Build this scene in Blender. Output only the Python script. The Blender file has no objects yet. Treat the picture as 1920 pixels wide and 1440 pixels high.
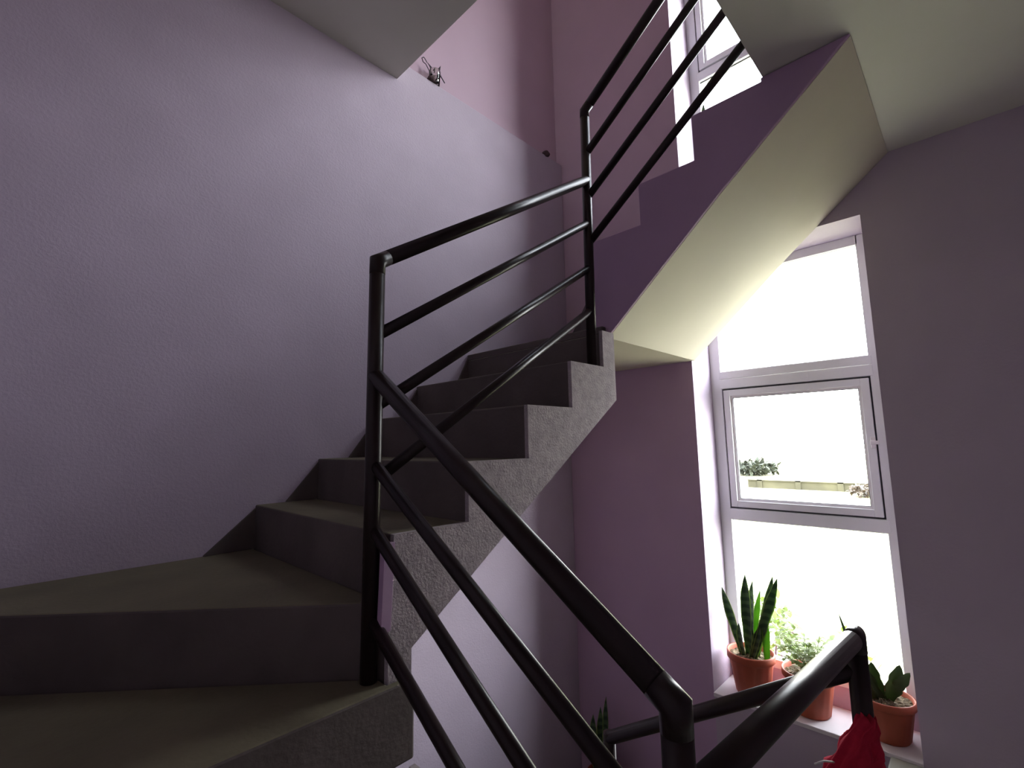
import bpy, bmesh, math, random
from mathutils import Vector, Matrix
random.seed(7)
sc = bpy.context.scene
COL = sc.collection
R = math.radians

# ------------------------------------------------------------------ measured layout (metres, eye at origin)
YS, YA = 1.0625, 2.0625          # inner face of the left flight / left wall
XB, XW, XG = 2.724, 1.795, 2.992 # window wall / inner face of the window flight / window frame face
XD, YC = -0.36, -1.05            # wall behind / wall on the right
STOREY = 2.85
FLOOR_Z, CEIL_Z = -4.3, 4.45
LAND = -1.365                    # landing the camera stands on
UPL = 1.3135                     # underside of the landing above

# ------------------------------------------------------------------ materials
def new_mat(name):
    m = bpy.data.materials.new(name); m.use_nodes = True
    nt = m.node_tree
    return m, nt, nt.nodes['Principled BSDF']

def mat(name, col, rough=0.6, var=0.06, scale=6.0, bump=0.0, bscale=60.0, bdist=0.004, spec=0.5, detail=5.0, metal=0.0):
    m, nt, b = new_mat(name)
    N, L = nt.nodes, nt.links
    tc = N.new('ShaderNodeTexCoord')
    nz = N.new('ShaderNodeTexNoise'); nz.inputs['Scale'].default_value = scale; nz.inputs['Detail'].default_value = detail
    L.new(tc.outputs['Object'], nz.inputs['Vector'])
    rp = N.new('ShaderNodeValToRGB')
    c = Vector(col)
    rp.color_ramp.elements[0].position = 0.3; rp.color_ramp.elements[1].position = 0.7
    rp.color_ramp.elements[0].color = (*(c*(1-var)), 1); rp.color_ramp.elements[1].color = (*(c*(1+var)), 1)
    L.new(nz.outputs['Fac'], rp.inputs['Fac']); L.new(rp.outputs['Color'], b.inputs['Base Color'])
    b.inputs['Roughness'].default_value = rough
    b.inputs['Specular IOR Level'].default_value = spec
    b.inputs['Metallic'].default_value = metal
    if bump:
        n2 = N.new('ShaderNodeTexNoise'); n2.inputs['Scale'].default_value = bscale; n2.inputs['Detail'].default_value = 6
        L.new(tc.outputs['Object'], n2.inputs['Vector'])
        bp = N.new('ShaderNodeBump'); bp.inputs['Strength'].default_value = bump; bp.inputs['Distance'].default_value = bdist
        L.new(n2.outputs['Fac'], bp.inputs['Height']); L.new(bp.outputs['Normal'], b.inputs['Normal'])
    return m

LAV = (0.48, 0.41, 0.50)
M = {}
M['lavender'] = mat('lavender_wall_paint', LAV, .55, .04, 3, .25, 90, .004, spec=.3)
M['lavender_rough'] = mat('lavender_paint_on_rough_plaster', LAV, .6, .05, 4, .35, 120, .004, spec=.3)
M['pink'] = mat('pink_lavender_paint', (0.53, 0.385, 0.48), .55, .03, 3, .12, 80, .003, spec=.3)
M['mauve'] = mat('mauve_wall_paint', (0.51, 0.35, 0.515), .55, .03, 3, .15, 80, .003, spec=.3)
M['violet'] = mat('violet_stringer_paint', (0.40, 0.27, 0.405), .55, .04, 3, .12, 60, .003, spec=.3)
M['cream'] = mat('cream_ceiling_paint', (0.70, 0.66, 0.52), .65, .03, 3, .1, 60, .003, spec=.3)
M['soffit'] = mat('landing_underside_paint', (0.62, 0.62, 0.54), .65, .03, 3, .1, 60, .003, spec=.3)
M['rough_plaster'] = mat('rough_grey_plaster', (0.37, 0.325, 0.34), .85, .16, 40, .55, 150, .005, spec=.2)
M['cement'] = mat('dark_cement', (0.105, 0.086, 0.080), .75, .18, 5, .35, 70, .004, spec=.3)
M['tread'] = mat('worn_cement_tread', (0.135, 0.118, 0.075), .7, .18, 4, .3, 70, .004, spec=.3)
M['landing'] = mat('greenish_cement_floor', (0.34, 0.34, 0.28), .6, .12, 5, .2, 50, .003)
M['sill'] = mat('white_sill_paint', (0.74, 0.70, 0.72), .5, .03, 5, .08, 60, .002)
M['upvc'] = mat('white_window_frame', (0.82, 0.82, 0.84), .35, .02, 4)
M['gasket'] = mat('dark_window_gasket', (0.05, 0.05, 0.06), .6, .1, 20)
M['rail'] = mat('dark_brown_gloss_enamel', (0.018, 0.010, 0.010), .33, .15, 12, .05, 40, .001, spec=.25)
M['terracotta'] = mat('terracotta_plastic', (0.36, 0.072, 0.032), .6, .10, 14, .1, 60, .002)
M['soil'] = mat('potting_soil', (0.16, 0.12, 0.07), .95, .55, 60, 1.0, 70, .02, detail=8)
M['red'] = mat('red_cloth', (0.42, 0.018, 0.045), .9, .12, 40, .5, 250, .002, spec=.1)
M['white_tag'] = mat('white_thread', (0.7, 0.7, 0.66), .8, .05, 20)
M['wire'] = mat('dark_wire', (0.03, 0.022, 0.03), .5, .15, 30)
M['dirt'] = mat('dried_mud', (0.07, 0.04, 0.045), .95, .3, 50, .8, 80, .006)
M['grass'] = mat('grass_field', (0.27, 0.26, 0.15), .95, .3, .4)
M['hedge'] = mat('distant_hedge', (0.035, 0.042, 0.025), .9, .4, .6)
M['brick_far'] = mat('weathered_wall', (0.06, 0.055, 0.030), .9, .4, .5)

def leaf_mat(name, c0, c1, transl=.35, scale=9, rough=.45, banded=False):
    m, nt, b = new_mat(name); N, L = nt.nodes, nt.links
    tc = N.new('ShaderNodeTexCoord')
    if banded:
        nz = N.new('ShaderNodeTexWave'); nz.bands_direction = 'Z'; nz.inputs['Scale'].default_value = scale
        nz.inputs['Distortion'].default_value = 6; nz.inputs['Detail'].default_value = 3
    else:
        nz = N.new('ShaderNodeTexNoise'); nz.inputs['Scale'].default_value = scale
    L.new(tc.outputs['Object'], nz.inputs['Vector'])
    rp = N.new('ShaderNodeValToRGB')
    rp.color_ramp.elements[0].color = (*c0, 1); rp.color_ramp.elements[1].color = (*c1, 1)
    rp.color_ramp.elements[0].position = .3; rp.color_ramp.elements[1].position = .75
    L.new(nz.outputs['Fac'], rp.inputs['Fac']); L.new(rp.outputs['Color'], b.inputs['Base Color'])
    b.inputs['Roughness'].default_value = rough
    tr = N.new('ShaderNodeBsdfTranslucent'); L.new(rp.outputs['Color'], tr.inputs['Color'])
    mx = N.new('ShaderNodeMixShader'); mx.inputs['Fac'].default_value = transl
    L.new(b.outputs[0], mx.inputs[1]); L.new(tr.outputs[0], mx.inputs[2])
    L.new(mx.outputs[0], N['Material Output'].inputs['Surface'])
    return m
M['snake'] = leaf_mat('snake_plant_leaf', (.035, .075, .035), (.085, .15, .065), .35, 7, .4, True)
M['snake_edge'] = leaf_mat('pale_leaf_margin', (.22, .32, .08), (.30, .40, .12), .45, 15)
M['young'] = leaf_mat('young_green_leaf', (.10, .24, .03), (.20, .36, .06), .5, 12)
M['cactus'] = leaf_mat('flat_cactus_leaf', (.045, .085, .025), (.11, .15, .055), .4, 14)
M['small'] = leaf_mat('small_pale_leaves', (.16, .24, .06), (.32, .38, .14), .55, 16)
M['flower'] = leaf_mat('dull_pink_flower', (.30, .10, .14), (.45, .2, .22), .4, 20)
M['bush'] = leaf_mat('sunlit_garden_leaves', (.05, .085, .012), (.12, .15, .035), .5, 3)

M['dry'] = leaf_mat('dry_far_leaves', (.045, .03, .015), (.08, .055, .03), .3, 2)
def glass_mat(name, tint=(1, 1, 1), spec=.5):
    m = bpy.data.materials.new(name); m.use_nodes = True
    nt = m.node_tree; N, L = nt.nodes, nt.links
    for n in list(N):
        if n.type == 'BSDF_PRINCIPLED': N.remove(n)
    t = N.new('ShaderNodeBsdfTransparent'); t.inputs['Color'].default_value = (*tint, 1)
    g = N.new('ShaderNodeBsdfGlossy'); g.inputs['Roughness'].default_value = .02
    fr = N.new('ShaderNodeFresnel'); fr.inputs['IOR'].default_value = 1.45
    mul = N.new('ShaderNodeMath'); mul.operation = 'MULTIPLY'; mul.inputs[1].default_value = spec
    L.new(fr.outputs[0], mul.inputs[0])
    mx = N.new('ShaderNodeMixShader')
    L.new(mul.outputs[0], mx.inputs['Fac']); L.new(t.outputs[0], mx.inputs[1]); L.new(g.outputs[0], mx.inputs[2])
    L.new(mx.outputs[0], N['Material Output'].inputs['Surface'])
    return m
M['glass'] = glass_mat('window_glass')
M['clear'] = glass_mat('clear_plastic', (.85, .84, .82), 1.0)

# ------------------------------------------------------------------ mesh builder
class MB:
    def __init__(s): s.bm = bmesh.new()
    def box(s, x0, x1, y0, y1, z0, z1, mi=0):
        v = [s.bm.verts.new((x, y, z)) for x in (x0, x1) for y in (y0, y1) for z in (z0, z1)]
        for f in ((0,1,3,2),(4,6,7,5),(0,4,5,1),(2,3,7,6),(0,2,6,4),(1,5,7,3)):
            s.bm.faces.new([v[i] for i in f]).material_index = mi
        return s
    def prism(s, pts, off, mi=0):
        """closed polygon (3-D points) swept by the vector off"""
        off = Vector(off)
        a = [s.bm.verts.new(p) for p in pts]; b = [s.bm.verts.new(Vector(p)+off) for p in pts]
        n = len(a); fs = []
        fs.append(s.bm.faces.new(a)); fs.append(s.bm.faces.new(list(reversed(b))))
        for i in range(n): fs.append(s.bm.faces.new((a[i], b[i], b[(i+1) % n], a[(i+1) % n])))
        for f in fs: f.material_index = mi
        return s
    def hull(s, pts):
        vs = [s.bm.verts.new(p) for p in pts]
        bmesh.ops.convex_hull(s.bm, input=vs)
        return s
    def tube(s, pts, r, n=16, cap=True, mi=0, radii=None):
        pts = [Vector(p) for p in pts]
        T = []
        for i in range(len(pts)):
            a = pts[max(i-1, 0)]; b = pts[min(i+1, len(pts)-1)]
            if 0 < i < len(pts)-1:
                d = ((pts[i]-pts[i-1]).normalized()+(pts[i+1]-pts[i]).normalized())
                d = d.normalized() if d.length > 1e-6 else (b-a).normalized()
            else: d = (b-a).normalized()
            T.append(d)
        ref = Vector((0, 0, 1)) if abs(T[0].z) < .9 else Vector((1, 0, 0))
        u = T[0].cross(ref).normalized()
        rings = []
        for i, p in enumerate(pts):
            u = (u-T[i]*u.dot(T[i])).normalized(); w = T[i].cross(u)
            mdir, ms = None, 1.0
            if 0 < i < len(pts)-1:
                d1 = (pts[i]-pts[i-1]).normalized(); d2 = (pts[i+1]-pts[i]).normalized()
                if (d2-d1).length > .02:
                    mdir = (d2-d1).normalized(); ms = min(2.0, 1/max(.3, d1.dot(T[i])))
            def ofs(vv): return vv if mdir is None else vv+mdir*vv.dot(mdir)*(ms-1)
            rr = radii[i] if radii else r
            rings.append([s.bm.verts.new(p+ofs((u*math.cos(t)+w*math.sin(t))*rr)) for t in [2*math.pi*j/n for j in range(n)]])
        for a, b in zip(rings, rings[1:]):
            for j in range(n):
                f = s.bm.faces.new((a[j], a[(j+1) % n], b[(j+1) % n], b[j])); f.smooth = True; f.material_index = mi
        if cap:
            s.bm.faces.new(list(reversed(rings[0]))).material_index = mi
            s.bm.faces.new(rings[-1]).material_index = mi
        return s
    def lathe(s, prof, n=40, c=(0, 0, 0), flute=0.0, nf=0, f0=0, f1=0):
        rings = []
        for k, (r, z) in enumerate(prof):
            ring = []
            for j in range(n):
                t = 2*math.pi*j/n
                rr = r
                if flute and f0 <= k <= f1: rr = r*(1+flute*(math.cos(nf*t)))
                ring.append(s.bm.verts.new((c[0]+rr*math.cos(t), c[1]+rr*math.sin(t), c[2]+z)))
            rings.append(ring)
        for a, b in zip(rings, rings[1:]):
            for j in range(n):
                f = s.bm.faces.new((a[j], a[(j+1) % n], b[(j+1) % n], b[j])); f.smooth = True
        return s
    def cap_ring(s, r, z, n=40, c=(0, 0, 0)):
        s.bm.faces.new([s.bm.verts.new((c[0]+r*math.cos(2*math.pi*j/n), c[1]+r*math.sin(2*math.pi*j/n), c[2]+z)) for j in range(n)])
        return s
    def build(s, name, mats, parent=None, bevel=0.0, loc=None, recalc=True, smooth_angle=None):
        if recalc: bmesh.ops.recalc_face_normals(s.bm, faces=s.bm.faces)
        me = bpy.data.meshes.new(name); s.bm.to_mesh(me); s.bm.free()
        if not isinstance(mats, (list, tuple)): mats = [mats]
        for m in mats: me.materials.append(m)
        o = bpy.data.objects.new(name, me); COL.objects.link(o)
        if loc is not None: o.location = loc
        if parent: o.parent = parent
        if bevel:
            b = o.modifiers.new('bevel', 'BEVEL'); b.width = bevel; b.segments = 2; b.limit_method = 'ANGLE'; b.angle_limit = R(40)
        return o

def tag(o, label=None, cat=None, group=None, kind=None):
    if label: o['label'] = label
    if cat: o['category'] = cat
    if group: o['group'] = group
    if kind: o['kind'] = kind
    return o
def empty(name, loc=(0, 0, 0)):
    o = bpy.data.objects.new(name, None); COL.objects.link(o); o.location = loc; o.empty_display_size = .1
    return o
def struct(o, label, cat=None): return tag(o, label, cat, kind='structure')

# ------------------------------------------------------------------ room shell
XO = XG+.07                       # outer face of the window wall
def ledge_z(x): return 2.093
mb = MB(); mb.prism([(XD-.2, YA, FLOOR_Z), (XB, YA, FLOOR_Z), (XB, YA, ledge_z(XB)), (XD-.2, YA, ledge_z(XD-.2))], (0, .32, 0))
struct(mb.build('wall_left', M['lavender_rough'], bevel=.006), 'rough lavender wall on the left, thicker below its slanting ledge', 'wall')
mb = MB(); mb.prism([(XD-.2, YA+.05, ledge_z(XD-.2)-.05), (XB, YA+.05, ledge_z(XB)-.05), (XB, YA+.05, CEIL_Z), (XD-.2, YA+.05, CEIL_Z)], (0, .24, 0))
struct(mb.build('wall_left_upper', M['pink']), 'smooth pinkish wall set back above the ledge on the left', 'wall')

WY0, WY1 = .2958, 1.159           # window opening
Z_SILL, Z_HEAD = -1.3525, 1.0547
wins = [(Z_SILL, Z_HEAD), (Z_SILL+STOREY, Z_HEAD+STOREY)]
mb = MB()
mb.box(XB, XO, WY1, YA+.32, FLOOR_Z, .74); mb.box(XB, XO, WY1, YA+.32, .74, CEIL_Z)
mb.box(XB, XO, YC-.2, WY0, FLOOR_Z, CEIL_Z)
zc = FLOOR_Z
for a, b in wins:
    mb.box(XB, XO, WY0, WY1, zc, a-.02); zc = b
mb.box(XB, XO, WY0, WY1, zc, CEIL_Z)
o = mb.build('wall_front', [M['lavender'], M['mauve'], M['pink']])
for p in o.data.polygons:
    if p.center.y > WY1+.01: p.material_index = 1 if p.center.z < .74 else 2
struct(o, 'lavender wall with the two tall deep-set windows', 'wall')
mb = MB(); mb.box(XD-.2, XO, YC-.2, YC, FLOOR_Z, CEIL_Z)
struct(mb.build('wall_right', M['lavender']), 'lavender wall along the landing on the right', 'wall')
mb = MB(); mb.box(XD-.2, XD, YC, YA, FLOOR_Z, CEIL_Z)
struct(mb.build('wall_back', M['lavender']), 'lavender wall behind the camera', 'wall')
mb = MB(); mb.box(XD-.2, XO, YC-.2, YA+.3, CEIL_Z, CEIL_Z+.15)
struct(mb.build('ceiling', M['cream']), 'cream ceiling at the top of the stairwell', 'ceiling')
mb = MB(); mb.box(XD-.2, XO, YC-.2, YA+.3, FLOOR_Z-.15, FLOOR_Z)
struct(mb.build('floor', M['landing']), 'cement floor at the foot of the stairwell', 'floor')

# landings
mb = MB(); mb.box(XD, XB, YC, .433, UPL+.002, UPL+.17)
tag(mb.build('landing_slab', M['soffit']), 'cream-painted underside of the landing overhead at upper right', 'landing')
mb = MB(); mb.prism([(XD, 1.02, 1.983), (XD, YA, 1.983), (1.285, YA, 1.975), (1.285, 1.02, 1.975)], (0, 0, .16))
tag(mb.build('landing_slab', M['soffit']), 'short grey-cream slab jutting over the stairs at top left', 'landing')
lw = empty('landing_floor', (1.2, -.3, LAND))
tag(lw, 'grey-green cement landing floor beside the window sill, below the railing post', 'landing')
mb = MB(); mb.box(XD, XB, YC, .405, LAND-.17, LAND); o = mb.build('slab', M['landing'], bevel=.006); o.parent = lw; o.location = (-1.2, .3, -LAND)

# ------------------------------------------------------------------ windows
def bars(mb, x0, x1, y0, y1, z0, z1, w):
    mb.box(x0, x1, y0, y0+w, z0, z1); mb.box(x0, x1, y1-w, y1, z0, z1)
    mb.box(x0, x1, y0+w, y1-w, z0, z0+w); mb.box(x0, x1, y0+w, y1-w, z1-w, z1)
def window(n, dz, label):
    root = empty('window_%d' % n, (XG, (WY0+WY1)/2, Z_SILL+dz)); struct(root, label, 'window')
    off = (-XG, -(WY0+WY1)/2, -(Z_SILL+dz))
    def put(mb, name, m, bevel=.002, par=None, lab=None):
        o = mb.build(name, m, bevel=bevel); o.parent = par or root
        if not par: o.location = off
        if lab: o['label'] = lab
        return o
    zb = -1.25+dz; zt = Z_HEAD+dz
    mb = MB(); mb.box(XB-.008, XG, WY0, WY1, Z_SILL-.02+dz, Z_SILL+dz); put(mb, 'window_sill', M['sill'], .003)
    mb = MB(); mb.box(XG, XG+.06, WY0, WY1, Z_SILL-.02+dz, zb); put(mb, 'sill_upstand', M['pink'], 0)
    # outer frame
    mb = MB()
    mb.box(XG, XG+.06, WY1-.0605, WY1, zb, zt); mb.box(XG, XG+.06, WY0, WY0+.0635, zb, zt)
    mb.box(XG, XG+.06, WY0+.055, WY1-.055, zb, zb+.045); mb.box(XG, XG+.06, WY0+.055, WY1-.055, zt-.05, zt)
    put(mb, 'outer_frame', M['upvc'])
    mb = MB(); mb.box(XG-.002, XG+.06, WY0+.05, WY1-.05, .367+dz, .412+dz); put(mb, 'transom', M['upvc'])
    mb = MB(); mb.box(XG-.002, XG+.06, WY0+.05, WY1-.05, .308+dz, .3635+dz); put(mb, 'transom', M['upvc'])
    mb = MB(); mb.box(XG-.002, XG+.06, WY0+.05, WY1-.05, -.4708+dz, -.408+dz); put(mb, 'transom', M['upvc'])
    # opening sash (casement) with dark gasket gap around it
    s0, s1, sb, st = .3614, 1.0957, -.4026+dz, .303+dz
    mb = MB(); bars(mb, XG+.012, XG+.05, s0-.004, s1+.004, sb-.004, st+.004, .012); put(mb, 'gasket', M['gasket'], 0)
    g = .006
    mb = MB(); bars(mb, XG-.004, XG+.045, s0+g, s1-g, sb+g, st-g, .036); sash = put(mb, 'sash', M['upvc'])
    mb = MB(); bars(mb, XG+.008, XG+.03, s0+.04, s1-.04, sb+.04, st-.04, .014)
    put(mb, 'glazing_bead', M['sill'], .001, sash)
    mb = MB(); bars(mb, XG+.010, XG+.03, s0+.053, s1-.053, sb+.053, st-.053, .0035)
    put(mb, 'gasket', M['gasket'], 0, sash)
    hz = -.03+dz
    mb = MB(); mb.box(XG-.014, XG-.004, s0+.004, s0+.024, hz-.028, hz+.028); mb.box(XG-.026, XG-.012, s0+.008, s0+.020, hz-.008, hz+.008)
    mb.box(XG-.034, XG-.022, s0-.012, s0+.024, hz-.009, hz+.009)
    put(mb, 'handle', M['sill'], .002, sash, 'small white window lever')
    mb = MB(); mb.box(XG+.02, XG+.024, s0+.05, s1-.05, sb+.05, st-.05); put(mb, 'pane', M['glass'], 0, sash)
    for z0, z1 in ((zb+.04, -.4708+dz+.002), (.41+dz, zt-.045)):
        mb = MB(); mb.box(XG+.025, XG+.029, WY0+.05, WY1-.05, z0, z1); put(mb, 'pane', M['glass'], 0)
        mb = MB(); bars(mb, XG+.018, XG+.024, WY0+.052, WY1-.052, z0, z1, .007); put(mb, 'glazing_bead', M['gasket'] if z1 < dz else M['upvc'], 0)
window(1, 0, 'tall white-framed lower window with potted plants on its sill')
window(2, STOREY, 'upper white-framed window half hidden behind the upper stairs')

YAs, XBs, XDs = YA-.0015, XB-.0015, XD+.0015
# ------------------------------------------------------------------ stairs
x1, x2, x3, x4, x5, x6, x7 = .668, .9118, 1.172, 1.4191, 1.638, 1.7244, .7213
z1, z2, z3, z4, z6, z7 = -.219, -.0489, .1279, .3033, .1716, -.4998
zTb, zT0 = -.385, -.56
TS = .016  # thickness of the plaster skin on the sides

def tri_step(parent, name, poly, zt, zb, m, nose=.0):
    mb = MB(); mb.prism([(x, y, zb) for x, y in poly], (0, 0, zt-zb))
    return mb.build(name, m, parent, bevel=.006)

# --- flight along the left wall, with its two bottom winders
f1 = empty('stair_flight', (0, 0, 0))
tag(f1, 'dark cement flight with rough grey sawtooth side climbing along the left wall', 'stairs')
poly = [(x1, z1), (x2, z1), (x2, z2), (x3, z2), (x3, z3), (x4, z3), (x4, z4), (x5, z4), (x5, .455), (x6, .455), (x6, z6), (x7, z7), (x7, -.74), (.655, -.74), (.655, -.45)]
mb = MB(); mb.prism([(x, YS, z) for x, z in poly], (0, TS, 0))
o = mb.build('stringer', M['rough_plaster'], f1); o['label'] = 'rough grey plastered stair side with sawtooth top'
ys = YS+TS
NX = 1.765
def soff(x): return z7+(x-x7)*(z6-z7)/(x6-x7)
xs = [(x1, x2, z1, z2), (x2, x3, z2, z3), (x3, x4, z3, z4), (x4, NX, z4, None)]
for a, b, z, zn in xs:
    mb = MB(); bb = min(b, x6-.002)
    mb.prism([(a, ys, z), (bb, ys, z), (bb, ys, soff(bb)), (max(a, x7), ys, soff(max(a, x7)))] +
             ([(a, ys, soff(x7))] if a < x7 else []), (0, YAs-ys, 0))
    mb.bm.faces.ensure_lookup_table()
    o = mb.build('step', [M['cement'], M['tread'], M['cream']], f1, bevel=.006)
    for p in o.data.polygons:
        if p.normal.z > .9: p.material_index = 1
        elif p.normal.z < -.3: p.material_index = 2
def winder(parent, poly, zt, zb):
    mb = MB(); mb.prism([(x, y, zb) for x, y in poly], (0, 0, zt-zb))
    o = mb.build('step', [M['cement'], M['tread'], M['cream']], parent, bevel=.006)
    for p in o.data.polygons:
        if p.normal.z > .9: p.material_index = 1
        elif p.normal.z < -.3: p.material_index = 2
    return o
winder(f1, [(.645, 1.115), (x1, ys), (x1, YAs), (XDs, YAs)], zTb, -.74)
winder(f1, [(XDs, 1.04), (x7-.005, 1.04), (x7-.005, YS-.001), (.652, YS-.001), (.652, 1.105), (XDs, 2.05)], zT0, -.74)
mb = MB(); mb.box(x6-.002, NX-.001, 1.142, YAs, .2, z4); mb.build('step', M['tread'], f1)
# violet end of the riser beside the post
mb = MB(); mb.prism([(.632, YS-.004, -.452), (x1-.008, YS-.004, -.44), (x1+.001, YS-.004, -.236), (.640, YS-.004, -.232)], (0, .02, 0))
o = mb.build('painted_riser_end', M['violet'], f1, bevel=.001); o['label'] = 'lavender painted strip on the riser end'
# thin dark wedges where treads meet the left wall
for xa, za, zb_, d in ((x1, z1, zTb, .17), (x2, z2, z1, .13), (x3, z3, z2, .12), (x4, z4, z3, .11), (NX, .51, z4, .10)):
    mb = MB(); mb.prism([(xa+.01, YAs-.012, za-.004), (xa+.01, YAs-.012, zb_+.001), (xa-d, YAs-.012, zb_+.001)], (0, .0115, 0))
    mb.build('wall_wedge', M['cement'], f1)

# --- flight along the window wall (used for this storey and, one storey down, below the sill)
def window_flight(dz, label):
    f = empty('stair_flight', (0, 0, dz)); tag(f, label, 'stairs')
    b2, b3, b4 = .9488, .7004, .438
    g1, g2, g3 = .9238, 1.1079, 1.2977
    B0 = 1.24
    low = [(1.14, .462), (.621, .931), (.167, 1.3125)]
    prof = [(B0, g1), (b2, g1), (b2, g2), (b3, g2), (b3, g3), (b4, g3), (b4, 1.3125)]
    mb = MB(); mb.prism([(XW, y, z) for y, z in [(B0, .462)]+prof+list(reversed(low))], (TS, 0, 0))
    o = mb.build('stringer', M['violet'], f, bevel=.003); o['label'] = 'violet painted stair side with stepped top'
    xa = XW+TS
    def lowz(y):
        pts = sorted(low)
        for (ya, za), (yb, zb) in zip(pts, pts[1:]):
            if ya <= y <= yb: return za+(zb-za)*(y-ya)/(yb-ya)
        return pts[0][1] if y < pts[0][0] else pts[-1][1]+.0
    for ya, yb, z in ((B0, b2, g1), (b2, b3, g2), (b3, b4, g3)):
        ylow = [ya, yb]
        if yb < .621 < ya: ylow = [ya, .621, yb]
        if ya == B0: ylow = [ya, 1.14, yb]
        if z == g3: ylow = [ya, .621, .167]
        pts = [(xa, yb, z), (xa, ya, z)] + [(xa, y, lowz(y)+.012) for y in ylow]
        if z == g3: pts.append((xa, yb, 1.3125))
        mb = MB(); mb.prism(pts, (XBs-xa, 0, 0))
        o = mb.build('step', [M['cement'], M['tread']], f, bevel=.005)
        for p in o.data.polygons:
            if p.normal.z > .9: p.material_index = 1
    mb = MB(); mb.prism([(xa, y, z) for y, z in low]+[(xa, y, z+.011) for y, z in reversed(low)], (XBs-xa, 0, 0))
    o = mb.build('soffit', M['cream'], f); o['label'] = 'smooth cream sloping underside'
    # corner winders
    ci = (NX, 1.165)
    winder(f, [(NX, 1.142), (NX, YAs), (XBs, YAs), (XBs, B0+.001), (XW-.001, B0+.001), (XW-.001, 1.142)], .51, .4735)
    winder(f, [(1.84, B0+.001), (XBs, YAs), (XBs, B0+.001)], .717, .511)
    mb = MB(); mb.box(NX, NX+.028, 1.142, YAs, z4-.06, .473); mb.build('riser', M['cement'], f)
    mb = MB(); mb.box(NX+.029, XBs, 1.142, YAs, .461, .473)
    for v in mb.bm.verts: pass
    o = mb.build('corner_soffit', M['cream'], f); o['label'] = 'cream flat underside at the stair corner'
    return f
window_flight(0, 'upper flight with violet stepped side and cream underside crossing the window wall')
window_flight(-STOREY, 'cement flight below the sill, sunk behind the landing railing')

# --- flight on the near left (below the winders, down to the camera's landing)
f0 = empty('stair_flight', (0, 0, 0))
tag(f0, 'dark cement steps at bottom left leading down to the landing', 'stairs')
for k, (ya, yb) in enumerate(((1.04, .83), (.83, .62), (.62, .405))):
    z = -.75-k*.205
    o = winder(f0, [(XDs, yb), (x7-.022, yb), (x7-.022, ya), (XDs, ya)], z, z-.3)
mb = MB(); mb.prism([(x7-.021, y, z) for y, z in ((1.039, -.751), (.831, -.751), (.831, -.956), (.621, -.956), (.621, -1.161), (.406, -1.161), (.406, -1.5), (1.039, -1.06))], (TS, 0, 0))
mb.build('stringer', M['rough_plaster'], f0)

# ------------------------------------------------------------------ railings
PR, BR = .0205, .0155
def V(p): return Vector(p)
def railing(label, post, rails, loc, extra_posts=()):
    root = empty('stair_railing', loc); tag(root, label, 'railing', None)
    def part(mb, name):
        o = mb.build(name, M['rail']); o.parent = root; o.location = tuple(-c for c in loc); return o
    for p, top, r in post:
        b = V(p); t = V(top)
        mb = MB(); mb.tube([b, t], r, 20); part(mb, 'post')
        hr = [q for q in rails if q[0] == 'handrail'][0]
        ends = [V(q) for q in hr[1]]
        for e0, e1 in ((ends[0], ends[-1]), (ends[-1], ends[0])):
            if (e0-t).length < .004:
                mb = MB(); mb.tube([t-(t-b).normalized()*.035, t, t+(e1-e0).normalized()*.035], max(r, hr[2])+.0002, 24); part(mb, 'elbow')
    for name, pts, r in rails:
        mb = MB(); mb.tube(pts, r, 18); part(mb, name)
    return root
N1t, N1b = V((.632, 1.10, .487)), V((.629, 1.106, zT0))
N2t, N2b = V((1.632, 1.10, 1.450)), V((1.612, 1.10, z4))
N0 = (.652, .332); N3 = (1.655, .33); NM = (1.535, .277)
# left flight
rl = [('handrail', [(.632, 1.10, .487), (1.622, 1.10, 1.120)], PR)]
for a, b in ((.287, .925), (.101, .727), (-.088, .545)):
    rl.append(('bar', [(.632, 1.10, a), (1.62, 1.10, b)], BR))
railing('dark brown pipe railing of the left flight, rising from the tall near post', [(N1b, N1t, PR)], rl, (.63, 1.10, zT0))
# window flight going up
rl = [('handrail', [(1.632, 1.10, 1.450), (N3[0], N3[1], 1.446+.79*.775)], PR)]
for z in (1.243, 1.043, .840):
    rl.append(('bar', [(1.628, 1.10, z), (N3[0], N3[1], z+.80*.77)], BR))
railing('dark brown pipe railing of the upper flight, rising out of frame before the pink wall', [(N2b, N2t, PR), ((*N3, UPL+.17), (*N3, 2.45), PR)], rl, (1.62, 1.10, z4))
# near flight going down to the landing
rl = [('handrail', [(.632, 1.10, .180), (N0[0], N0[1], -.3585)], .0218)]
for a, b in ((-.045, -.555), (-.204, -.745), (-.417, -.925)):
    rl.append(('bar', [(.632, 1.10, a), (N0[0], N0[1], b)], BR))
railing('dark brown pipe railing slanting across the foreground down to the near post', [((*N0, LAND), (N0[0], N0[1], -.3585), .0222)], rl, (N0[0], N0[1], LAND))
# landing
rl = [('handrail', [(NM[0], NM[1], -.510), (N0[0], N0[1], -.487)], .024)]
for dz in (.45, .66):
    rl.append(('bar', [(NM[0], NM[1], -.512-dz), (N0[0], N0[1], -.487-dz)], .016))
railing('shiny thick landing railing at lower right, ending at the post with the red cloth', [((*NM, LAND), (*NM, -.510), .0235)], rl, (NM[0], NM[1], LAND))
# lower flight
N4 = (1.625, 1.10)
rl = [('handrail', [(NM[0], NM[1], -.585), (N4[0], N4[1], -.585-.62*.828)], .023)]
for z in (-.845, -1.04):
    rl.append(('bar', [(NM[0], NM[1], z), (N4[0], N4[1], z-.63*.828)], .0165))
railing('dark low railing running down behind the near post towards the wall corner', [((*N4, z4-STOREY), (*N4, -1.08), .0225)], rl, (N4[0], N4[1], z4-STOREY))

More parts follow.
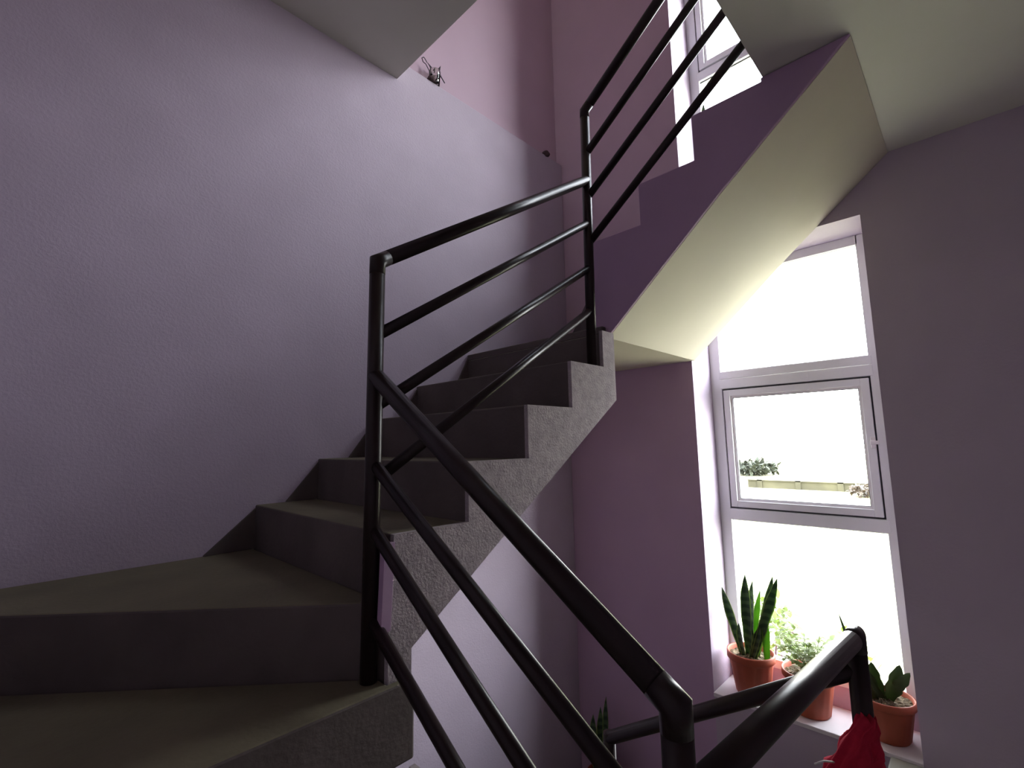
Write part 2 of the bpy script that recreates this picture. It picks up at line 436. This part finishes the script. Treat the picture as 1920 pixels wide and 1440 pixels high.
# ------------------------------------------------------------------ pots and plants
def make_pot(root, r, h, dark=False):
    rb = r*.70
    mb = MB()
    prof = [(0.001, 0), (rb*.93, 0), (rb, .008), (rb+(r*.9-rb)*.5, h*.42), (r*.90, h*.80), (r*.905, h*.815), (r*.97, h*.82), (r, h*.84), (r, h*.97), (r*.985, h), (r*.94, h), (r*.92, h*.97), (r*.88, h*.86), (r*.86, h*.8)]
    mb.lathe(prof, 64, flute=.012, nf=16, f0=2, f1=4)
    p = mb.build('pot', M['terracotta'], root)
    mb = MB(); n = 40
    rings = []
    for k in range(7):
        rr = r*.885*k/6
        ring = [mb.bm.verts.new((rr*math.cos(2*math.pi*j/n), rr*math.sin(2*math.pi*j/n), h*.875+random.uniform(-.006, .008)+.01*(1-k/6))) for j in range(n)] if k else [mb.bm.verts.new((0, 0, h*.9))]
        rings.append(ring)
    for j in range(n): mb.bm.faces.new((rings[0][0], rings[1][j], rings[1][(j+1) % n]))
    for a, b in zip(rings[1:], rings[2:]):
        for j in range(n): mb.bm.faces.new((a[j], b[j], b[(j+1) % n], a[(j+1) % n]))
    mb.build('soil', M['soil'], root)
def blade(mb, base, tip, w, bulge=.02, face=(-1, 0, 0), n=14, prof=None, mi_edge=1, wav=.0, side=(0, 0, 0)):
    """a fleshy strap leaf with real thickness, gently curved"""
    base, tip = V(base), V(tip); d = tip-base; f = V(face).normalized()
    s = d.cross(f).normalized(); f = s.cross(d).normalized()
    rows = []
    ph = random.uniform(0, 6)
    for i in range(n+1):
        t = i/n
        ww = w*(prof(t) if prof else 1.3*(.55+.75*t-.35*t*t)*min(1, (1-t)*3.2)**.7) if i < n else .0008
        ww *= 1+wav*math.sin(t*23+ph)
        c = base+d*t+f*bulge*math.sin(math.pi*t)+V(side)*math.sin(math.pi*t)
        th = .0035*(1-.7*t)+.0008
        cup = ww*.28
        row = []
        for u in (-1, -.82, 0, .82, 1):
            row.append(c+s*ww*u*.5+f*(cup*(abs(u)**1.5)))
        front = [mb.bm.verts.new(q+f*th*(1-abs(u)*.8)) for q, u in zip(row, (-1, -.82, 0, .82, 1))]
        back = [mb.bm.verts.new(q-f*th*(1-abs(u)*.8)) for q, u in zip(row, (-1, -.82, 0, .82, 1))]
        rows.append((front, back))
    for (fa, ba), (fb, bb) in zip(rows, rows[1:]):
        for k in range(4):
            mi = mi_edge if k in (0, 3) else 0
            q = mb.bm.faces.new((fa[k], fa[k+1], fb[k+1], fb[k])); q.material_index = mi; q.smooth = True
            q = mb.bm.faces.new((ba[k+1], ba[k], bb[k], bb[k+1])); q.material_index = mi; q.smooth = True
        q = mb.bm.faces.new((fa[0], fb[0], bb[0], ba[0])); q.material_index = mi_edge
        q = mb.bm.faces.new((fa[4], ba[4], bb[4], fb[4])); q.material_index = mi_edge
    mb.bm.faces.new(rows[0][0]+list(reversed(rows[0][1])))

def snake_plant(loc, r, h, leaves, label, group=None):
    root = empty('potted_snake_plant', loc); tag(root, label, 'potted plant', group)
    make_pot(root, r, h)
    for base, tip, w, young in leaves:
        mb = MB(); blade(mb, base, tip, w, random.uniform(-.012, .02), (-1, random.uniform(-.5, .5), .1), wav=.05)
        mb.build('leaf', [M['young'] if young else M['snake'], M['young'] if young else M['snake_edge']], root)
    return root
PC = (2.853, .998, Z_SILL)
hs = .187
def L(y, z, dx=0.): return (dx, y-PC[1], z-Z_SILL)
leaves1 = [((-.01, .035, hs), L(1.120, -.826, -.02), .040, 0),
           ((.01, .010, hs), L(.997, -.742, .0), .046, 0),
           ((.0, -.010, hs), L(.970, -.778, .03), .040, 0),
           ((.02, -.01, hs), L(.940, -.825, .05), .026, 1),
           ((.01, -.025, hs), L(.862, -.731, .02), .038, 0),
           ((-.025, -.02, hs), L(.826, -.727, -.03), .044, 0),
           ((-.03, -.015, hs), L(.93, -.99, -.035), .034, 0),
           ((-.01, -.085, hs), L(.905, -.955, -.01), .034, 1),
           ((-.03, .02, hs), L(1.03, -.99, -.05), .03, 0)]
sp = snake_plant(PC, .119, .213, leaves1, 'tall snake plant in an orange clay pot at the left end of the lower sill')
snake_plant((2.855, 1.012, Z_SILL+STOREY), .115, .2,
            [((0, .01, .18), (.0, .017, .610), .04, 0), ((.0, -.03, .18), (.01, -.07, .42), .04, 0), ((.0, .03, .18), (.0, .08, .40), .04, 0)],
            'potted plant on the upper sill, only a dark leaf tip showing above the steps')
lo = snake_plant((2.535, 1.76, .719-STOREY), .105, .21,
                 [((0, .0, .18), (-.04, -.06, .66), .035, 0), ((-.02, .03, .18), (-.02, .05, .52), .045, 0), ((.01, .02, .18), (.03, .03, .55), .04, 0),
                  ((.0, -.03, .18), (.02, -.08, .45), .035, 0), ((.0, .04, .18), (.0, .10, .43), .035, 0)],
                 'shadowy potted snake plant on the lower stairs in the wall corner')

# middle pot : small leafy plant
root = empty('potted_leafy_plant', (2.853, .727, Z_SILL)); tag(root, 'bushy small-leaved plant in the middle clay pot, half hidden by the railing', 'potted plant')
make_pot(root, .119, .195)
def leaflet(mb, p, d, l, w, up=(0, 0, 1), mi=0):
    d = V(d).normalized(); s = d.cross(V(up))
    s = s.normalized() if s.length > 1e-4 else V((1, 0, 0)); n = s.cross(d)
    pr_ = [(0, .12), (.25, .85), (.5, 1), (.78, .6), (1, .02)]
    A, C, B = [], [], []
    for t, ww in pr_:
        c = V(p)+d*l*t-n*l*.25*t*t
        A.append(mb.bm.verts.new(c-s*w*.5*ww+n*w*.12*ww)); C.append(mb.bm.verts.new(c)); B.append(mb.bm.verts.new(c+s*w*.5*ww+n*w*.12*ww))
    for i in range(4):
        for P_, Q_ in ((A, C), (C, B)):
            f = mb.bm.faces.new((P_[i], Q_[i], Q_[i+1], P_[i+1])); f.material_index = mi; f.smooth = True
st, fo = MB(), MB()
for k in range(24):
    a = random.uniform(0, 2*math.pi); sp_ = random.uniform(.03, .13); hh = random.uniform(.05, .20)
    b = V((random.uniform(-.03, .03), random.uniform(-.03, .03), .165)); e = V((math.cos(a)*sp_*.8, math.sin(a)*sp_+.0, .165+hh))
    mid = (b+e)/2+V((0, 0, .03))
    st.tube([b, mid, e], .0017, 6)
    for t in (.35, .5, .62, .75, .88, 1):
        p = b.lerp(mid, t*2) if t < .5 else mid.lerp(e, t*2-1)
        for s_ in (0, 1):
            a2 = a+random.uniform(-2.2, 2.2)
            leaflet(fo, p, (math.cos(a2), math.sin(a2), random.uniform(-.1, .6)), random.uniform(.024, .044), random.uniform(.015, .026))
    if k % 7 == 3:
        fl = MB(); fl.tube([e-V((0, 0, .004)), e+V((0, 0, .004))], .004, 8)
        for q in range(5): leaflet(fl, e, (math.cos(q*1.25), math.sin(q*1.25), .5), .014, .011)
        fl.build('flower', M['flower'], root, recalc=False)
st.build('stem', M['small'], root, recalc=True); fo.build('foliage', M['small'], root, recalc=False)

# right pot : flat notched cactus
root = empty('potted_leaf_cactus', (2.855, .42, Z_SILL)); tag(root, 'flat-leaved cactus in the clay pot at the right end of the lower sill', 'potted plant')
make_pot(root, .112, .178)
def cprof(t): return (.42+.9*math.sin(math.pi*min(1, t*.85+.08))**1.3)*(1+.10*math.sin(t*20))*min(1, (1.02-t)*6)**.5
hc = .155
for base, tip, w, b_, sd in (((0, .012, hc), (.01, .105, .335), .050, .01, (0, .012, 0)), ((-.01, .004, hc), (-.02, .038, .315), .042, -.01, (0, .01, 0)),
                            ((-.02, .03, hc), (-.05, .075, .26), .036, .01, (0, 0, 0)),
                            ((0, -.005, hc), (.0, -.065, .325), .046, .01, (0, -.004, 0)), ((.0, -.03, .215), (-.01, -.100, .305), .034, .01, (0, 0, -.008))):
    mb = MB(); blade(mb, base, tip, w, b_, (-1, random.uniform(-.3, .3), .2), prof=cprof, mi_edge=0, n=18, side=sd)
    mb.build('leaf', M['cactus'], root)
mb = MB(); blade(mb, (.02, .05, hc), (.0, .152, .50), .016, .01, (-1, .2, 0), mi_edge=0)
mb.build('leaf', M['cactus'], root)

# ------------------------------------------------------------------ red cloth knotted on the landing post
root = empty('red_cloth', (NM[0], NM[1], -.70)); tag(root, 'crumpled red cloth hanging on the landing railing post at lower right', 'cloth')
mb = MB(); n = 96
left = V((-.70, .715, 0)); fwd = V((-.72, -.69, 0))
rings = []
for i in range(40):
    t = i/39
    z = .015-.42*t
    hw = .014+.056*min(1, t/.32)**.85+.02*t
    cen = left*(hw-.008)+fwd*(.030+.012*t)
    rb = .022+.030*min(1, t/.3)
    ring = []
    for j in range(n):
        a = 2*math.pi*j/n
        fold = 1+.10*min(1, t*4)*math.sin(8*a+3.0*math.sin(t*7))+.05*math.sin(13*a+t*14)
        p = cen+left*math.cos(a)*hw*fold+fwd*math.sin(a)*rb*fold*(1+.24*math.sin(t*50+2.6*math.cos(a)))
        ring.append(mb.bm.verts.new((p.x, p.y, z-.030*math.cos(a)*min(1, t*3)+.006*math.sin(5*a+t*20))))
    rings.append(ring)
mb.bm.faces.new(rings[0]); mb.bm.faces.new(list(reversed(rings[-1])))
for a, b in zip(rings, rings[1:]):
    for j in range(n):
        f = mb.bm.faces.new((a[j], a[(j+1) % n], b[(j+1) % n], b[j])); f.smooth = True
mb.build('fabric', M['red'], root)
mb = MB(); p0 = left*.095+fwd*.03+V((0, 0, -.085)); mb.tube([p0, p0+left*.03+V((0, 0, .004)), p0+left*.055+V((0, 0, -.002))], .0022, 6)
mb.build('thread', M['white_tag'], root)

# ------------------------------------------------------------------ bits on the wall ledge
lx = 1.517; lz = ledge_z(lx)
root = empty('wire_tangle', (lx, YA+.012, lz)); tag(root, 'small tangle of dark wire and clear plastic lying on the wall ledge', 'wire scrap')
mb = MB()
mb.tube([(0, 0, .02), (-.02, -.01, .06), (-.045, -.012, .085), (-.062, -.01, .09), (-.068, -.006, .112), (-.055, -.004, .128), (-.045, 0, .13), (-.028, 0, .112)], .0026, 8)
mb.tube([(-.01, 0, .03), (-.006, -.004, .09), (-.014, 0, .107), (-.022, 0, .112), (-.006, 0, .105), (.006, .0, .10)], .0026, 8)
mb.tube([(.03, 0, .03), (.058, -.006, .075), (.062, -.004, .105), (.058, 0, .125), (.068, .0, .145), (.062, 0, .10), (.066, -.01, .07), (.085, -.02, .035)], .0032, 8)
mb.tube([(.018, 0, .09), (.028, 0, .112), (.024, 0, .08)], .003, 8)
mb.build('wire', M['wire'], root)
mb = MB(); mb.lathe([(.001, .0), (.028, .0), (.030, .03), (.033, .06), (.034, .088), (.031, .09), (.030, .06), (.027, .03), (.025, .004), (.001, .004)], 20, (.028, 0, .0))
mb.build('plastic_cap', M['clear'], root)
mb = MB(); mb.lathe([(.0005, .0), (.022, .0), (.026, .012), (.018, .03), (.0005, .034)], 14, (-.002, -.004, 0)); mb.build('crumb', M['dirt'], root)
dx = 2.545
mb = MB()
bmesh.ops.create_icosphere(mb.bm, subdivisions=3, radius=.03)
for v in mb.bm.verts: v.co *= 1+.25*math.sin(v.co.x*140)*math.cos(v.co.z*120+1)*.6; v.co.z *= .75
o = mb.build('mud_lump', M['dirt'], loc=(dx, YA+.006, ledge_z(dx)+.012)); tag(o, 'small dark lump on the wall ledge by the corner', 'lump')

# ------------------------------------------------------------------ outside
mb = MB(); mb.box(XO+.01, 140, -90, 120, FLOOR_Z-.3, FLOOR_Z)
struct(mb.build('ground', M['grass']), 'bright field outside the window', 'ground')
mb = MB(); mb.box(46, 46.6, -8, 15.2, FLOOR_Z, FLOOR_Z+.62); 
for y in range(-7, 15, 3): mb.box(45.9, 46.7, y, y+.4, FLOOR_Z, FLOOR_Z+.72)
mb.box(45.9, 46.7, -8, 15.2, FLOOR_Z+.62, FLOOR_Z+.70)
tag(mb.build('boundary_wall', M['brick_far']), 'pale distant boundary wall seen through the middle window pane', 'wall')
def bush(loc, rx, ry, rz, n, label, name='garden_shrub', size=.12, cat='shrub', m='bush'):
    root = empty(name, loc); tag(root, label, cat)
    mb = MB()
    for k in range(n):
        u = random.uniform(-1, 1); a = random.uniform(0, 2*math.pi); q = math.sqrt(1-u*u)*random.uniform(.55, 1)
        p = V((rx*q*math.cos(a), ry*q*math.sin(a), rz*(u*random.uniform(.6, 1)+1)))
        leaflet(mb, p, (random.uniform(-1, 1), random.uniform(-1, 1), random.uniform(-.4, 1)), size*random.uniform(.7, 1.4), size*.5)
    mb.build('foliage', M[m], root, recalc=False)
    mb = MB(); mb.tube([(0, 0, -.0), (.02, .01, rz*.6), (0, .03, rz*1.2)], .03*rz, 8)
    for s_ in range(5):
        a = s_*1.3; mb.tube([(0, 0, rz*.3), (rx*.4*math.cos(a), ry*.4*math.sin(a), rz*.9), (rx*.7*math.cos(a), ry*.7*math.sin(a), rz*1.3)], .015*rz, 6)
    mb.build('stem', M['dirt'], root)
bush((8.0, 2.55, FLOOR_Z), .7, .6, 1.0, 900, 'yellow-green shrub outside, seen behind the left potted plant', size=.13)
bush((7.3, 1.45, FLOOR_Z), .7, .40, .95, 700, 'pale shrub outside, seen behind the middle of the sill', size=.13)
bush((6.6, .55, FLOOR_Z), .6, .38, .55, 400, 'low pale shrub outside, seen behind the right potted plant', size=.12)
bush((62, 19.6, FLOOR_Z), 3.0, 2.6, .75, 500, 'small grey-green far tree clump left in the middle pane', size=.8, m='hedge', name='distant_tree', cat='tree')

bush((43, 6.1, FLOOR_Z), 1.6, 1.3, .40, 350, 'low brownish far shrub at the right of the middle pane', size=.35, m='dry', name='distant_shrub')
# ------------------------------------------------------------------ light
w = bpy.data.worlds.new('overcast'); sc.world = w; w.use_nodes = True
nt = w.node_tree; N, Lk = nt.nodes, nt.links
bg = N['Background']
tc = N.new('ShaderNodeTexCoord'); sx = N.new('ShaderNodeSeparateXYZ'); Lk.new(tc.outputs['Generated'], sx.inputs[0])
mr = N.new('ShaderNodeMapRange'); mr.inputs['From Min'].default_value = -.1; mr.inputs['From Max'].default_value = .9
Lk.new(sx.outputs['Z'], mr.inputs['Value'])
rp = N.new('ShaderNodeValToRGB'); rp.color_ramp.elements[0].color = (1, 1, .97, 1); rp.color_ramp.elements[1].color = (.80, .88, 1, 1)
Lk.new(mr.outputs[0], rp.inputs['Fac']); Lk.new(rp.outputs['Color'], bg.inputs['Color'])
bg.inputs['Strength'].default_value = 20.0
# brighter part of the cloud cover, where the sun stands behind it
dp = N.new('ShaderNodeVectorMath'); dp.operation = 'DOT_PRODUCT'; Lk.new(tc.outputs['Generated'], dp.inputs[0])
dp.inputs[1].default_value = Vector((.45, -.80, .45)).normalized()
mxn = N.new('ShaderNodeMath'); mxn.operation = 'MAXIMUM'; mxn.inputs[1].default_value = 0; Lk.new(dp.outputs['Value'], mxn.inputs[0])
pw = N.new('ShaderNodeMath'); pw.operation = 'POWER'; pw.inputs[1].default_value = 8; Lk.new(mxn.outputs[0], pw.inputs[0])
ml = N.new('ShaderNodeMath'); ml.operation = 'MULTIPLY_ADD'; ml.inputs[1].default_value = 58.0; ml.inputs[2].default_value = 16.0
Lk.new(pw.outputs[0], ml.inputs[0]); Lk.new(ml.outputs[0], bg.inputs['Strength'])
for k, (a, b) in enumerate(wins):
    ld = bpy.data.lights.new('window_portal', 'AREA'); ld.shape = 'RECTANGLE'; ld.size = WY1-WY0; ld.size_y = b-a
    ld.cycles.is_portal = True
    lo_ = bpy.data.objects.new('window_portal', ld); COL.objects.link(lo_)
    lo_.matrix_world = Matrix(((0, 0, 1, XO+.02), (1, 0, 0, (WY0+WY1)/2), (0, 1, 0, (a+b)/2), (0, 0, 0, 1)))

# ------------------------------------------------------------------ camera
F, yaw, pitch, roll = 893.0628, R(44.0172), R(7.1289), R(-1.1184)
fw = V((math.cos(yaw)*math.cos(pitch), math.sin(yaw)*math.cos(pitch), math.sin(pitch)))
rt = V((math.sin(yaw), -math.cos(yaw), 0)); upv = rt.cross(fw)
rt2 = rt*math.cos(roll)+upv*math.sin(roll); up2 = -rt*math.sin(roll)+upv*math.cos(roll)
cd = bpy.data.cameras.new('camera'); cam = bpy.data.objects.new('camera', cd); COL.objects.link(cam)
cd.sensor_fit = 'HORIZONTAL'; cd.sensor_width = 36; cd.lens = 36*F/1920; cd.clip_start = .02; cd.clip_end = 400
cam.matrix_world = Matrix(((rt2.x, up2.x, -fw.x, 0), (rt2.y, up2.y, -fw.y, 0), (rt2.z, up2.z, -fw.z, 0), (0, 0, 0, 1)))
sc.camera = cam
vs = sc.view_settings
vs.view_transform = 'Standard'; vs.look = 'None'; vs.gamma = 1; vs.use_curve_mapping = False
vs.exposure = 0.0
sc.cycles.max_bounces = 12; sc.cycles.diffuse_bounces = 8; sc.cycles.transparent_max_bounces = 12
